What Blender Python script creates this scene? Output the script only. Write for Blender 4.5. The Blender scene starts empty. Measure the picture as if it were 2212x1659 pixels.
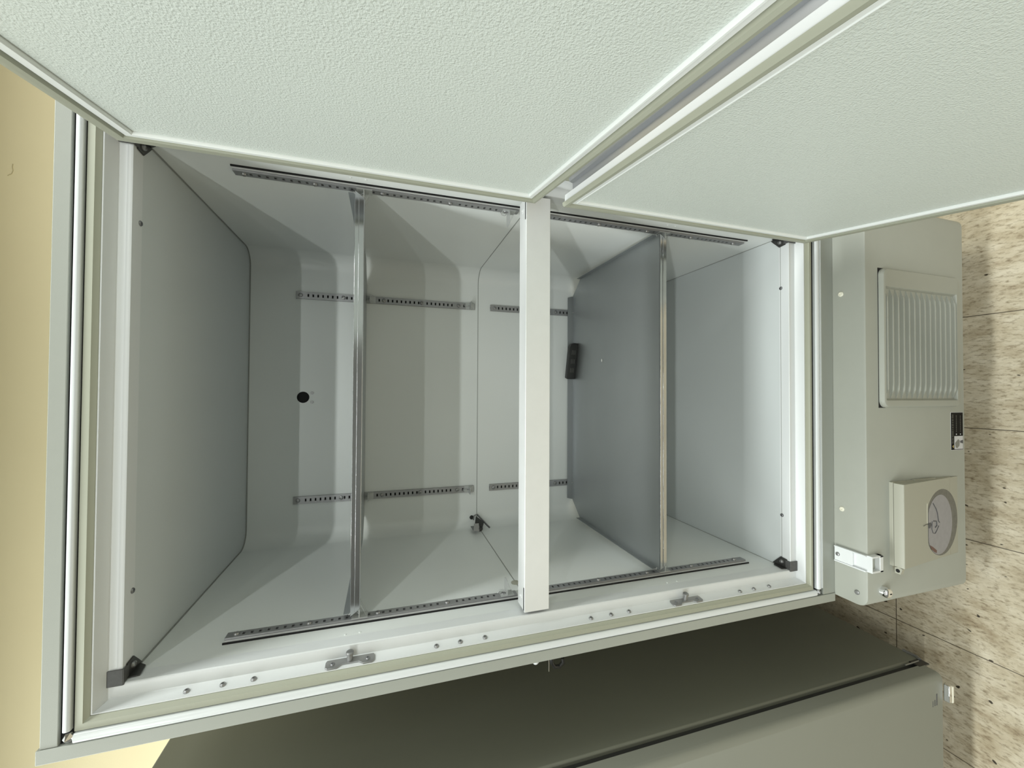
import bpy, bmesh, math, random
from mathutils import Vector, Matrix
random.seed(7)
S = bpy.context.scene
C = bpy.data.collections.new('freezer_room'); S.collection.children.link(C)

# ------------------------------------------------------------------ camera
cam_d = bpy.data.cameras.new('camera'); cam = bpy.data.objects.new('camera', cam_d); C.objects.link(cam)
RW = [[0.005296, -0.296477, -0.955025], [-0.999853, 0.013983, -0.009885], [0.016285, 0.954937, -0.29636]]
r_, d_, f_ = [Vector(a) for a in RW]
M3 = Matrix((r_, -d_, -f_)).transposed()
cam.matrix_world = Matrix.Translation((0.0220265, -0.7082732, 1.524)) @ M3.to_4x4()
cam_d.sensor_fit = 'HORIZONTAL'; cam_d.sensor_width = 36.0
cam_d.lens = 874.102 / 2212 * 36.0
cam_d.clip_start = 0.01
S.camera = cam

# ------------------------------------------------------------------ world, lights, exposure
w = bpy.data.worlds.new('world'); S.world = w; w.use_nodes = True
w.node_tree.nodes['Background'].inputs[0].default_value = (0.9, 0.95, 0.9, 1)
w.node_tree.nodes['Background'].inputs[1].default_value = 0.05
vs = S.view_settings
vs.view_transform = 'Standard'; vs.look = 'None'; vs.gamma = 1.0; vs.use_curve_mapping = False
vs.exposure = 0.0

def area(name, loc, sx, sy, power, col):
    l = bpy.data.lights.new(name, 'AREA'); l.shape = 'RECTANGLE'; l.size = sx; l.size_y = sy
    l.energy = power; l.color = col
    o = bpy.data.objects.new(name, l); C.objects.link(o); o.location = loc
    return o
LC = (0.95, 1.0, 0.97)
LAMPS = [('far', -1.6, -3.37, 0.10, 21), ('far', -0.2, -3.37, 0.10, 19), ('far', 1.3, -3.37, 0.10, 16),
         ('middle', -1.6, -1.93, 0.09, 26), ('middle', -0.2, -1.93, 0.09, 18), ('middle', 1.3, -1.93, 0.09, 30),
         ('near', -1.6, -0.24, 0.20, 34), ('near', -0.2, -0.24, 0.20, 8), ('near', 1.3, -0.24, 0.20, 24)]
for nm, lx, ly, lw_, pw in LAMPS: area('strip_lamp_' + nm, (lx, ly, 2.70), 1.4, lw_, pw, LC)

# ------------------------------------------------------------------ materials
def mat(name, col, rough=0.5, metal=0.0, spec=0.5, bump=None, var=None, coat=0.0):
    """bump=(scale, strength, distance), var=(scale, amount)"""
    m = bpy.data.materials.new(name); m.use_nodes = True
    nt = m.node_tree; b = nt.nodes['Principled BSDF']
    b.inputs['Base Color'].default_value = (*col, 1); b.inputs['Roughness'].default_value = rough
    b.inputs['Metallic'].default_value = metal; b.inputs['Specular IOR Level'].default_value = spec
    b.inputs['Coat Weight'].default_value = coat
    if bump or var:
        tc = nt.nodes.new('ShaderNodeTexCoord')
    if bump:
        n = nt.nodes.new('ShaderNodeTexNoise'); n.inputs['Scale'].default_value = bump[0]; n.inputs['Detail'].default_value = 2
        nt.links.new(tc.outputs['Object'], n.inputs['Vector'])
        bp = nt.nodes.new('ShaderNodeBump'); bp.inputs['Strength'].default_value = bump[1]; bp.inputs['Distance'].default_value = bump[2]
        nt.links.new(n.outputs['Fac'], bp.inputs['Height']); nt.links.new(bp.outputs['Normal'], b.inputs['Normal'])
    if var:
        n2 = nt.nodes.new('ShaderNodeTexNoise'); n2.inputs['Scale'].default_value = var[0]; n2.inputs['Detail'].default_value = 4
        nt.links.new(tc.outputs['Object'], n2.inputs['Vector'])
        mx = nt.nodes.new('ShaderNodeMix'); mx.data_type = 'RGBA'
        mx.inputs[6].default_value = tuple(c * (1 - var[1]) for c in col) + (1,)
        mx.inputs[7].default_value = tuple(min(1, c * (1 + var[1])) for c in col) + (1,)
        nt.links.new(n2.outputs['Fac'], mx.inputs[0]); nt.links.new(mx.outputs[2], b.inputs['Base Color'])
    return m

M = {}
M['paint'] = mat('painted_steel', (0.365, 0.38, 0.34), 0.42, bump=(900, 0.15, 0.0004), var=(60, 0.02))
M['paint_side'] = mat('painted_side_panel', (0.34, 0.345, 0.285), 0.5, var=(8, 0.03))
M['nb_side'] = mat('shaded_side_paint', (0.17, 0.175, 0.138), 0.5, var=(8, 0.03))  # the freezer's beige paint with the side's shade put into the colour
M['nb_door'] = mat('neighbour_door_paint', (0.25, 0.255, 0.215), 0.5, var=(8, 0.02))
M['cover'] = mat('machine_cover_paint', (0.37, 0.38, 0.335), 0.45, bump=(700, 0.2, 0.0004), var=(25, 0.03))
M['plastic'] = mat('cream_plastic', (0.385, 0.38, 0.315), 0.4, var=(20, 0.02))
M['white'] = mat('white_plastic', (0.745, 0.765, 0.77), 0.32, bump=(300, 0.03, 0.0005))
M['bar'] = mat('white_vinyl_bar', (0.73, 0.76, 0.77), 0.22)
M['liner'] = mat('white_enamel_liner', (0.80, 0.825, 0.81), 0.24, var=(3, 0.02))
M['panel'] = mat('liner_panel', (0.66, 0.695, 0.695), 0.35, bump=(900, 0.1, 0.0003), var=(5, 0.02))
M['door'] = mat('stippled_door_panel', (0.735, 0.785, 0.74), 0.42, bump=(430, 0.8, 0.0016), var=(430, 0.075))
M['trim'] = mat('door_trim', (0.86, 0.885, 0.87), 0.35)
M['gasket'] = mat('beige_gasket', (0.39, 0.40, 0.32), 0.5, var=(30, 0.03))
M['steel'] = mat('stainless_steel', (0.50, 0.51, 0.52), 0.16, 1.0, var=(14, 0.12))
M['steel_d'] = mat('door_skin_steel', (0.46, 0.47, 0.49), 0.36, 0.75, var=(14, 0.08))
M['tray'] = mat('brushed_steel_tray', (0.44, 0.46, 0.47), 0.42, 0.85, bump=(80, 0.04, 0.001), var=(10, 0.04))
M['galv'] = mat('galvanised_steel', (0.30, 0.30, 0.31), 0.35, 0.9, var=(60, 0.1))
M['clip'] = mat('pale_clip_steel', (0.58, 0.59, 0.58), 0.4, 0.5, var=(90, 0.1))
M['brk'] = mat('dull_bracket_steel', (0.10, 0.10, 0.098), 0.5, 0.2, var=(150, 0.25))
M['rail'] = mat('slotted_rail_steel', (0.40, 0.40, 0.41), 0.38, 0.75, var=(60, 0.1))
M['strip'] = mat('bright_channel_edge', (0.72, 0.72, 0.71), 0.4, 0.4)
M['zinc'] = mat('zinc_steel', (0.36, 0.36, 0.36), 0.38, 0.8, var=(120, 0.12))
M['alu'] = mat('aluminium', (0.88, 0.89, 0.89), 0.45, 0.3, bump=(240, 0.05, 0.0005), var=(40, 0.03))
M['chrome'] = mat('chrome', (0.85, 0.86, 0.88), 0.08, 1.0)
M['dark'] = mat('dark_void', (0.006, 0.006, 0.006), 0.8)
M['seal'] = mat('grey_caulk', (0.30, 0.31, 0.29), 0.6)
M['black'] = mat('black_plastic', (0.016, 0.016, 0.015), 0.32)
M['blackg'] = mat('dark_grey_plastic', (0.035, 0.035, 0.033), 0.4)
M['slot'] = mat('grey_print', (0.22, 0.22, 0.2), 0.5)
M['paper'] = mat('chart_paper', (0.34, 0.33, 0.345), 0.6, var=(90, 0.12))
M['paper_d'] = mat('chart_ring', (0.17, 0.165, 0.145), 0.6, var=(130, 0.3))
M['ink'] = mat('pen_ink', (0.10, 0.10, 0.11), 0.6)
M['redbrown'] = mat('redbrown_patch', (0.16, 0.085, 0.07), 0.6)
M['lab_w'] = mat('label_white', (0.62, 0.62, 0.64), 0.4)
M['lab_k'] = mat('label_black', (0.010, 0.009, 0.009), 0.6, spec=0.1)
M['lab_g'] = mat('label_print', (0.07, 0.07, 0.062), 0.5)
M['lab_y'] = mat('label_yellow', (0.45, 0.36, 0.14), 0.5)
M['crumb'] = mat('white_crumb', (0.75, 0.74, 0.72), 0.6)
M['cream'] = mat('cream_cap', (0.78, 0.76, 0.64), 0.4)
M['rubber'] = mat('caster_rubber', (0.05, 0.05, 0.05), 0.6)

def wall_mat():
    m = mat('beige_wall_paint', (0.80, 0.68, 0.40), 0.7, bump=(160, 0.12, 0.001))
    nt = m.node_tree; b = nt.nodes['Principled BSDF']
    tc = nt.nodes.new('ShaderNodeTexCoord'); n = nt.nodes.new('ShaderNodeTexNoise')
    n.inputs['Scale'].default_value = 2.5; n.inputs['Detail'].default_value = 5
    nt.links.new(tc.outputs['Object'], n.inputs['Vector'])
    r = nt.nodes.new('ShaderNodeValToRGB')
    r.color_ramp.elements[0].position = 0.25; r.color_ramp.elements[0].color = (0.90, 0.785, 0.50, 1)
    r.color_ramp.elements[1].position = 0.7; r.color_ramp.elements[1].color = (0.94, 0.83, 0.535, 1)
    nt.links.new(n.outputs['Fac'], r.inputs[0]); nt.links.new(r.outputs[0], b.inputs['Base Color'])
    return m
M['wall'] = wall_mat()
M['room'] = mat('darkened_wall_paint', (0.18, 0.18, 0.17), 0.8, var=(2, 0.03))  # unseen walls, colour lowered to cut their bounced light
M['ceil'] = mat('darkened_ceiling_tile', (0.38, 0.38, 0.38), 0.8, bump=(90, 0.2, 0.003))  # ceiling greyed so less ambient light returns from overhead

def floor_mat():
    m = bpy.data.materials.new('speckled_floor_tile'); m.use_nodes = True
    nt = m.node_tree; N = nt.nodes; L = nt.links; b = N['Principled BSDF']
    b.inputs['Roughness'].default_value = 0.42
    g = N.new('ShaderNodeNewGeometry')
    def vmath(op, a, bvec):
        v = N.new('ShaderNodeVectorMath'); v.operation = op
        L.new(a, v.inputs[0]); v.inputs[1].default_value = bvec; return v.outputs[0]
    p = vmath('SUBTRACT', g.outputs['Position'], (-0.0735, 0.1505, 0.0))
    q = vmath('DIVIDE', p, (0.305, 0.305, 1.0))
    fr = N.new('ShaderNodeVectorMath'); fr.operation = 'FRACTION'; L.new(q, fr.inputs[0])
    sx = N.new('ShaderNodeSeparateXYZ'); L.new(fr.outputs[0], sx.inputs[0])
    def math_(op, a, bb):
        v = N.new('ShaderNodeMath'); v.operation = op
        for i, t in enumerate((a, bb)):
            if isinstance(t, (int, float)): v.inputs[i].default_value = t
            elif t is not None: L.new(t, v.inputs[i])
        return v.outputs[0]
    def edge(o):
        c = math_('SUBTRACT', o, 0.5); c = math_('ABSOLUTE', c, None); return math_('GREATER_THAN', c, 0.4965)
    joint = math_('MAXIMUM', edge(sx.outputs[0]), edge(sx.outputs[1]))
    fl = N.new('ShaderNodeVectorMath'); fl.operation = 'FLOOR'; L.new(q, fl.inputs[0])
    wn = N.new('ShaderNodeTexWhiteNoise'); wn.noise_dimensions = '2D'; L.new(fl.outputs[0], wn.inputs['Vector'])
    def noise(scale, stretch, detail, rough=0.6):
        v = vmath('MULTIPLY', g.outputs['Position'], stretch)
        n = N.new('ShaderNodeTexNoise'); n.inputs['Scale'].default_value = scale; n.inputs['Detail'].default_value = detail
        n.inputs['Roughness'].default_value = rough
        L.new(v, n.inputs['Vector']); return n.outputs['Fac']
    def ramp(f, stops):
        r = N.new('ShaderNodeValToRGB'); e = r.color_ramp.elements
        e[0].position, e[0].color = stops[0][0], (*stops[0][1], 1)
        e[1].position, e[1].color = stops[-1][0], (*stops[-1][1], 1)
        for pz, c in stops[1:-1]:
            x = e.new(pz); x.color = (*c, 1)
        L.new(f, r.inputs[0]); return r.outputs[0]
    def mix(f, a, bcol, mode='MIX'):
        x = N.new('ShaderNodeMix'); x.data_type = 'RGBA'; x.blend_type = mode
        if isinstance(f, (int, float)): x.inputs[0].default_value = f
        else: L.new(f, x.inputs[0])
        for i, c in ((6, a), (7, bcol)):
            if isinstance(c, tuple): x.inputs[i].default_value = (*c, 1)
            else: L.new(c, x.inputs[i])
        return x.outputs[2]
    base = ramp(noise(26, (1, 0.45, 1), 6, 0.7), [(0.26, (0.35, 0.275, 0.175)), (0.48, (0.58, 0.51, 0.375)), (0.68, (0.70, 0.635, 0.50))])
    streak = ramp(noise(150, (1, 0.36, 1), 4, 0.65), [(0.28, (0.28, 0.22, 0.14)), (0.50, (1, 1, 1)), (1, (1, 1, 1))])
    col = mix(0.8, base, streak, 'MULTIPLY')
    blot = ramp(noise(9, (1, 0.8, 1), 5), [(0.34, (0.60, 0.53, 0.42)), (0.5, (1, 1, 1)), (1, (1, 1, 1))])
    col = mix(0.5, col, blot, 'MULTIPLY')
    spots = ramp(noise(55, (1, 0.75, 1), 1), [(0.245, (0.05, 0.04, 0.03)), (0.275, (1, 1, 1)), (1, (1, 1, 1))])
    col = mix(0.95, col, spots, 'MULTIPLY')
    tint = ramp(wn.outputs['Value'], [(0, (0.90, 0.89, 0.87)), (1, (1, 1, 1))])
    col = mix(1.0, col, tint, 'MULTIPLY')
    col = mix(joint, col, (0.10, 0.08, 0.055))
    L.new(col, b.inputs['Base Color'])
    return m
M['floor'] = floor_mat()

# ------------------------------------------------------------------ helpers
def obj(name, bm, material, parent=None, bevel=0.0, smooth=True, seg=2):
    me = bpy.data.meshes.new(name)
    bmesh.ops.recalc_face_normals(bm, faces=bm.faces)
    bm.to_mesh(me); bm.free()
    for mm in (material if isinstance(material, (list, tuple)) else [material]): me.materials.append(mm)
    if smooth: me.shade_smooth(); me.set_sharp_from_angle(angle=math.radians(35))
    o = bpy.data.objects.new(name, me); C.objects.link(o)
    if parent is not None:
        o.parent = parent; o.matrix_parent_inverse = parent_world(parent).inverted()
    if bevel:
        md = o.modifiers.new('bevel', 'BEVEL'); md.width = bevel; md.segments = seg; md.limit_method = 'ANGLE'
        md.harden_normals = False
    return o
def parent_world(p):
    m = p.matrix_basis.copy()
    if p.parent is not None: m = parent_world(p.parent) @ p.matrix_parent_inverse @ m
    return m
def thing(name, label, cat, loc, group=None):
    o = bpy.data.objects.new(name, None); C.objects.link(o); o.location = loc; o.empty_display_size = 0.05
    o['label'] = label; o['category'] = cat
    if group: o['group'] = group
    return o
def tag(o, label, cat, group=None):
    o['label'] = label; o['category'] = cat
    if group: o['group'] = group
    return o
def struct(name, bm, m):
    o = obj(name, bm, m, smooth=False); o['kind'] = 'structure'; return o
def box(bm, x0, x1, y0, y1, z0, z1, mi=0):
    v = [bm.verts.new((x, y, z)) for x in (x0, x1) for y in (y0, y1) for z in (z0, z1)]
    for a in ((0, 1, 3, 2), (4, 6, 7, 5), (0, 4, 5, 1), (2, 3, 7, 6), (0, 2, 6, 4), (1, 5, 7, 3)):
        f = bm.faces.new([v[i] for i in a]); f.material_index = mi
    return v
def B(*a, mi=0):
    bm = bmesh.new(); box(bm, *a, mi=mi); return bm
def extrude(bm, pts, vec, mi=0):
    """closed polygon pts (3D) swept along vec, capped"""
    a = [bm.verts.new(p) for p in pts]; b = [bm.verts.new(Vector(p) + Vector(vec)) for p in pts]
    n = len(pts)
    fs = [bm.faces.new(a), bm.faces.new(b[::-1])]
    for i in range(n): fs.append(bm.faces.new((a[i], a[(i + 1) % n], b[(i + 1) % n], b[i])))
    for f in fs: f.material_index = mi
    return a + b
def cyl(bm, p, axis, r, h, seg=20, r2=None, mi=0, cap0=True):
    """cylinder / cone from p along axis (unit) of height h"""
    axis = Vector(axis).normalized(); r2 = r if r2 is None else r2
    t = axis.orthogonal().normalized(); u = axis.cross(t)
    p = Vector(p)
    A = [bm.verts.new(p + r * (math.cos(k * 2 * math.pi / seg) * t + math.sin(k * 2 * math.pi / seg) * u)) for k in range(seg)]
    Bv = [bm.verts.new(p + axis * h + r2 * (math.cos(k * 2 * math.pi / seg) * t + math.sin(k * 2 * math.pi / seg) * u)) for k in range(seg)]
    fs = [bm.faces.new((A[k], A[(k + 1) % seg], Bv[(k + 1) % seg], Bv[k])) for k in range(seg)]
    if cap0: fs.append(bm.faces.new(A[::-1]))
    fs.append(bm.faces.new(Bv))
    for f in fs: f.material_index = mi
def lathe(bm, p, axis, prof, seg=24, mi=0):
    """prof: list of (radius, height along axis)"""
    axis = Vector(axis).normalized(); t = axis.orthogonal().normalized(); u = axis.cross(t); p = Vector(p)
    rings = []
    for (r, h) in prof:
        if r < 1e-6: rings.append([bm.verts.new(p + axis * h)])
        else: rings.append([bm.verts.new(p + axis * h + r * (math.cos(k * 2 * math.pi / seg) * t + math.sin(k * 2 * math.pi / seg) * u)) for k in range(seg)])
    for a, b in zip(rings[:-1], rings[1:]):
        for k in range(seg):
            k2 = (k + 1) % seg
            if len(a) == 1 and len(b) == 1: continue
            if len(a) == 1: vs_ = (a[0], b[k], b[k2])
            elif len(b) == 1: vs_ = (a[k], a[k2], b[0])
            else: vs_ = (a[k], a[k2], b[k2], b[k])
            bm.faces.new(vs_).material_index = mi
def tube(bm, pts, r, seg=10, mi=0):
    pts = [Vector(p) for p in pts]; rings = []
    up = None
    for i, p in enumerate(pts):
        d = (pts[min(i + 1, len(pts) - 1)] - pts[max(i - 1, 0)]).normalized()
        t = d.orthogonal().normalized() if up is None else (up - d * up.dot(d)).normalized()
        up = t; u = d.cross(t)
        rings.append([bm.verts.new(p + r * (math.cos(k * 2 * math.pi / seg) * t + math.sin(k * 2 * math.pi / seg) * u)) for k in range(seg)])
    for a, b in zip(rings[:-1], rings[1:]):
        for k in range(seg): bm.faces.new((a[k], a[(k + 1) % seg], b[(k + 1) % seg], b[k])).material_index = mi
    bm.faces.new(rings[0][::-1]); bm.faces.new(rings[-1])
def screw_bm(p, axis, r, h=0.0025):
    bm = bmesh.new()
    lathe(bm, p, axis, [(r, 0), (r, h * 0.35), (r * 0.82, h * 0.8), (r * 0.45, h), (r * 0.36, h * 0.45), (0, h * 0.4)], 18)
    return bm
def rounded_rect(x0, x1, z0, z1, r, y, n=6):
    pts = []
    for cx, cz, a0 in ((x1 - r, z1 - r, 0), (x0 + r, z1 - r, 90), (x0 + r, z0 + r, 180), (x1 - r, z0 + r, 270)):
        for k in range(n + 1):
            a = math.radians(a0 + 90 * k / n); pts.append((cx + r * math.cos(a), y, cz + r * math.sin(a)))
    return pts
def loops(bm, rings, cap_last=True, mi=0):
    vr = [[bm.verts.new(p) for p in ring] for ring in rings]
    for a, b in zip(vr[:-1], vr[1:]):
        n = len(a)
        for k in range(n): bm.faces.new((a[k], a[(k + 1) % n], b[(k + 1) % n], b[k])).material_index = mi
    if cap_last: bm.faces.new(vr[-1]).material_index = mi
    return vr

# ------------------------------------------------------------------ the room
H = 2.74
XL, XR, YF, YB = -2.6, 3.0, -4.6, 0.82
struct('floor', B(XL, XR, YF, YB, -0.05, 0.0), M['floor'])
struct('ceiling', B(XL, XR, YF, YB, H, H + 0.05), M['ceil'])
struct('wall_back', B(XL - 0.1, XR + 0.1, YB, YB + 0.1, 0, H), M['wall'])
wb = bpy.data.objects['wall_back']
M['scuff'] = mat('wall_scuff', (0.66, 0.57, 0.35), 0.8)
bm = bmesh.new(); tube(bm, [(0.6662, 0.8195, 2.5564), (0.6566, 0.8195, 2.5572), (0.6475, 0.8195, 2.5555), (0.6377, 0.8195, 2.5584), (0.6308, 0.8195, 2.5673)], 0.0010, 6); obj('scuff_mark', bm, M['scuff'], wb)
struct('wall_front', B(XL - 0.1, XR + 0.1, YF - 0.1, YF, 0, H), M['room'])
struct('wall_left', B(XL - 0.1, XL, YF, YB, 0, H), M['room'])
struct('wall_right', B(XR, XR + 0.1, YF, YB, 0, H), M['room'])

# ------------------------------------------------------------------ the open freezer
W = 0.48; ZT = 1.961; ZB = 0.486; YBK = 0.70
FZ = thing('upright_freezer', 'open empty laboratory freezer with white interior and two inner doors swung to its right', 'freezer', (0, 0.3, 0))

# profile stations around the opening: inset at sides, at top, at bottom
def rect(us, ut, ub, y):
    return [(-W + us, y, ZB + ub), (W - us, y, ZB + ub), (W - us, y, ZT - ut), (-W + us, y, ZT - ut)]
def ring_solid(sts):
    """closed profile swept round the opening with mitred corners"""
    bm = bmesh.new()
    loops(bm, [rect(*s) for s in sts] + [rect(*sts[0])], cap_last=False)
    bmesh.ops.remove_doubles(bm, verts=bm.verts, dist=1e-6)
    return bm

# outer steel shell: face frame returns into the sides
bm = bmesh.new()
box(bm, -W, -W + 0.002, 0.0015, YBK, ZB, ZT); box(bm, W - 0.002, W, 0.0015, YBK, ZB, ZT)
box(bm, -W, W, 0.0015, YBK, ZT - 0.002, ZT); box(bm, -W, W, 0.03, YBK, ZB, ZB + 0.002); box(bm, -W, W, YBK - 0.002, YBK, ZB, ZT)
obj('outer_shell', bm, M['paint_side'], FZ)
bm = bmesh.new()
box(bm, -W - 0.0004, -W + 0.0190, -0.0012, 0.012, ZB, ZT + 0.0035)
box(bm, W - 0.0190, W + 0.0004, -0.0012, 0.012, ZB, ZT + 0.0035)
box(bm, -W + 0.0194, W - 0.0194, 0.0, 0.012, ZT - 0.0192, ZT)
box(bm, -W + 0.0194, W - 0.0194, 0.0, 0.012, ZB + 0.0005, ZB + 0.038)
obj('face_frame', bm, M['paint'], FZ, bevel=0.0008)

# backing behind bars and gasket
obj('throat_backing', ring_solid([(0.017, 0.017, 0.036, 0.005), (0.0500, 0.0500, 0.0870, 0.005), (0.0500, 0.0500, 0.0870, 0.014), (0.017, 0.017, 0.036, 0.014)]), M['dark'], FZ, smooth=False)

# white vinyl bars, one per side, rounded fronts
def bar_profile(a, b, n=8):
    """(inset, y) points, half-round front between insets a and b"""
    c, r = (a + b) / 2, (b - a) / 2
    return [(a, 0.006)] + [(c - r * math.cos(math.pi * k / n), 0.0 - 0.65 * r * math.sin(math.pi * k / n)) for k in range(n + 1)] + [(b, 0.006)]
ea, eb = 0.0225, 0.0332
bm = bmesh.new(); extrude(bm, [(-W + u, y, ZB + 0.062) for u, y in bar_profile(0.0205, eb)], (0, 0, ZT - ZB - 0.062 - 0.0365)); obj('trim_bar', bm, M['bar'], FZ)
bm = bmesh.new(); extrude(bm, [(W - u, y, ZB + 0.062) for u, y in bar_profile(0.0205, eb)], (0, 0, ZT - ZB - 0.062 - 0.0365)); obj('trim_bar', bm, M['bar'], FZ)
bm = bmesh.new(); extrude(bm, [(-W + 0.0375, y, ZT - u) for u, y in bar_profile(0.0238, 0.0325)], (2 * W - 0.075, 0, 0)); obj('trim_bar', bm, M['bar'], FZ)
bm = bmesh.new(); extrude(bm, [(-W + 0.036, y, ZB + u) for u, y in bar_profile(0.0395, 0.0440, 4)], (2 * W - 0.072, 0, 0))
extrude(bm, [(-W + 0.036, y, ZB + u) for u, y in bar_profile(0.0470, 0.0600)], (2 * W - 0.072, 0, 0)); obj('trim_bar', bm, M['bar'], FZ)
# corner pieces where the bars meet
def corner_piece(x, z, m, lab):
    bm = bmesh.new()
    pts = [(x - 0.006, -0.001, z + 0.002), (x - 0.001, -0.001, z + 0.0065), (x + 0.006, -0.001, z + 0.003), (x + 0.0065, -0.001, z - 0.002), (x + 0.001, -0.001, z - 0.0065), (x - 0.0055, -0.001, z - 0.003)]
    a = [bm.verts.new(p) for p in pts]
    b = [bm.verts.new((p[0], 0.004, p[2])) for p in pts]
    t = bm.verts.new((x - 0.001, -0.0062, z + 0.001))
    for i in range(6):
        j = (i + 1) % 6
        bm.faces.new((a[i], a[j], t)); bm.faces.new((a[i], b[i], b[j], a[j]))
    bm.faces.new(b)
    o = obj('corner_cap', bm, m, FZ, smooth=False); o['label'] = lab
corner_piece(-W + 0.0285, ZT - 0.0305, M['chrome'], 'shiny faceted corner cap')
corner_piece(W - 0.0285, ZT - 0.0305, M['bar'], 'white corner cap')
corner_piece(-W + 0.0285, ZB + 0.0545, M['zinc'], 'dull grey corner cap')
corner_piece(W - 0.0285, ZB + 0.0545, M['bar'], 'white corner cap')

# beige gasket ring with a ridge, then the white return wall, lip and bullnose
obj('gasket', ring_solid([(0.0345, 0.0355, 0.0690, 0.004), (0.0350, 0.0362, 0.0700, 0.0005), (0.0440, 0.0452, 0.0780, -0.0005), (0.0452, 0.0462, 0.0792, -0.0022),
                          (0.0464, 0.0474, 0.0804, -0.0005), (0.0505, 0.0515, 0.0870, 0.0025), (0.0512, 0.0520, 0.0885, 0.008), (0.0345, 0.0355, 0.0690, 0.008)]), M['gasket'], FZ)
obj('return_flange', ring_solid([(0.0510, 0.0510, 0.0885, 0.0035), (0.0525, 0.0535, 0.0900, 0.0035), (0.0560, 0.0600, 0.0930, 0.0215), (0.0575, 0.0635, 0.0945, 0.0235),
                          (0.0745, 0.0705, 0.1108, 0.0235), (0.0745, 0.0705, 0.1108, 0.026), (0.053, 0.053, 0.091, 0.026)]), M['white'], FZ)
obj('lip_edge', ring_solid([(0.0740, 0.0700, 0.1103, 0.0232), (0.0758, 0.0715, 0.1120, 0.0228), (0.0768, 0.0765, 0.1130, 0.0240), (0.0772, 0.0772, 0.1133, 0.030), (0.0772, 0.0772, 0.1133, 0.048), (0.074, 0.070, 0.110, 0.048)]), M['white'], FZ)

# liner: U-shaped wall sheet with rounded back corners
LW = 0.4028; LT = 1.8838; LB = 0.5993; LD = 0.557; RC = 0.045
def u_path(off=0.0, y0=0.048, n=8):
    pts = [(-LW + off, y0)]
    r = RC - off
    for k in range(n + 1):
        a = math.radians(180 - 90 * k / n); pts.append((-LW + RC + r * math.cos(a), LD - RC + r * math.sin(a)))
    for k in range(n + 1):
        a = math.radians(90 - 90 * k / n); pts.append((LW - RC + r * math.cos(a), LD - RC + r * math.sin(a)))
    pts.append((LW - off, y0)); return pts
def sheet(bm, path, z0, z1):
    a = [bm.verts.new((x, y, z0)) for x, y in path]; b = [bm.verts.new((x, y, z1)) for x, y in path]
    for i in range(len(path) - 1): bm.faces.new((a[i], a[i + 1], b[i + 1], b[i]))
def thick_sheet(path0, path1, z0, z1):
    bm = bmesh.new(); n = len(path0)
    q = [[bm.verts.new((x, y, z)) for x, y in pth] for pth, z in ((path0, z0), (path1, z0), (path0, z1), (path1, z1))]
    for i in range(n - 1):
        for a, b in ((q[0], q[2]), (q[2], q[3]), (q[3], q[1]), (q[1], q[0])): bm.faces.new((a[i], a[i + 1], b[i + 1], b[i]))
    for i in (0, n - 1): bm.faces.new((q[0][i], q[1][i], q[3][i], q[2][i]))
    return bm
obj('liner_wall', thick_sheet(u_path(0), u_path(-0.003), LB - 0.003, LT + 0.003), M['liner'], FZ)
def plate(path, z0, z1):
    bm = bmesh.new(); extrude(bm, [(x, y, z0) for x, y in path], (0, 0, z1 - z0)); return bm
obj('liner_ceiling', plate(u_path(0.0005, 0.048), LT, LT + 0.004), M['panel'], FZ)
obj('liner_floor', plate(u_path(0.0005, 0.048), LB - 0.004, LB), M['panel'], FZ)
# caulk seams
obj('liner_seam', thick_sheet(u_path(0.0), u_path(0.0006), 1.2455, 1.2473), M['seal'], FZ)
obj('liner_seam', thick_sheet(u_path(0.0), u_path(0.0012), LT - 0.0026, LT), M['seal'], FZ)
bm = bmesh.new(); box(bm, -LW + 0.004, LW - 0.004, 0.0435, 0.0443, LB, LB + 0.0006); obj('liner_seam', bm, M['seal'], FZ)
obj('liner_seam', thick_sheet(u_path(0.0), u_path(0.0009), LB, LB + 0.0012), M['seal'], FZ)
# probe hole and screws on the back wall
bm = bmesh.new(); lathe(bm, (0, LD, 1.748), (0, -1, 0), [(0.0158, 0), (0.0158, 0.0010), (0.0145, 0.0014), (0.0143, 0.0006), (0, 0.0005)], 32)
o = obj('probe_port', bm, M['dark'], FZ); o['label'] = 'round black hole in the back wall'
for x in (-0.0135, 0.0125):
    bm = bmesh.new(); lathe(bm, (x, LD, 1.725), (0, -1, 0), [(0.0046, 0), (0.0046, 0.0008), (0.0028, 0.0012), (0, 0.0006)], 20); obj('screw', bm, M['zinc'], FZ)
for p, ax in (((0.277, 0.043, LB), (0, 0, 1)), ((-0.278, 0.043, LB), (0, 0, 1)), ((0.273, 0.043, LT), (0, 0, -1)), ((-0.280, 0.042, LT), (0, 0, -1))):
    obj('screw', screw_bm(p, ax, 0.0042), M['galv'], FZ)
# screws in groups of three on the left return wall, tilted with it
fn = Vector((0.985, -0.17, 0)).normalized()
for z in (1.802, 1.756, 1.715, 1.436, 1.394, 1.349, 1.135, 1.090, 1.049, 0.763, 0.723, 0.678):
    obj('screw', screw_bm((-W + 0.0545, 0.0125, z), fn, 0.0042, 0.003), M['zinc'], FZ)
    obj('screw', screw_bm((W - 0.0545, 0.0125, z), (-fn.x, fn.y, 0), 0.0042, 0.003), M['zinc'], FZ)
# embossed dimples on the liner sides
for s, y, zs in ((1, 0.066, (1.589, 1.563, 0.912, 0.891)), (-1, 0.054, (1.588, 1.564, 0.924, 0.898))):
    for z in zs:
        bm = bmesh.new(); lathe(bm, (s * LW, y, z), (-s, 0, 0), [(0.0022, 0), (0.0018, 0.0009), (0, 0.0013)], 14); obj('wall_dimple', bm, M['liner'], FZ)

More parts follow.
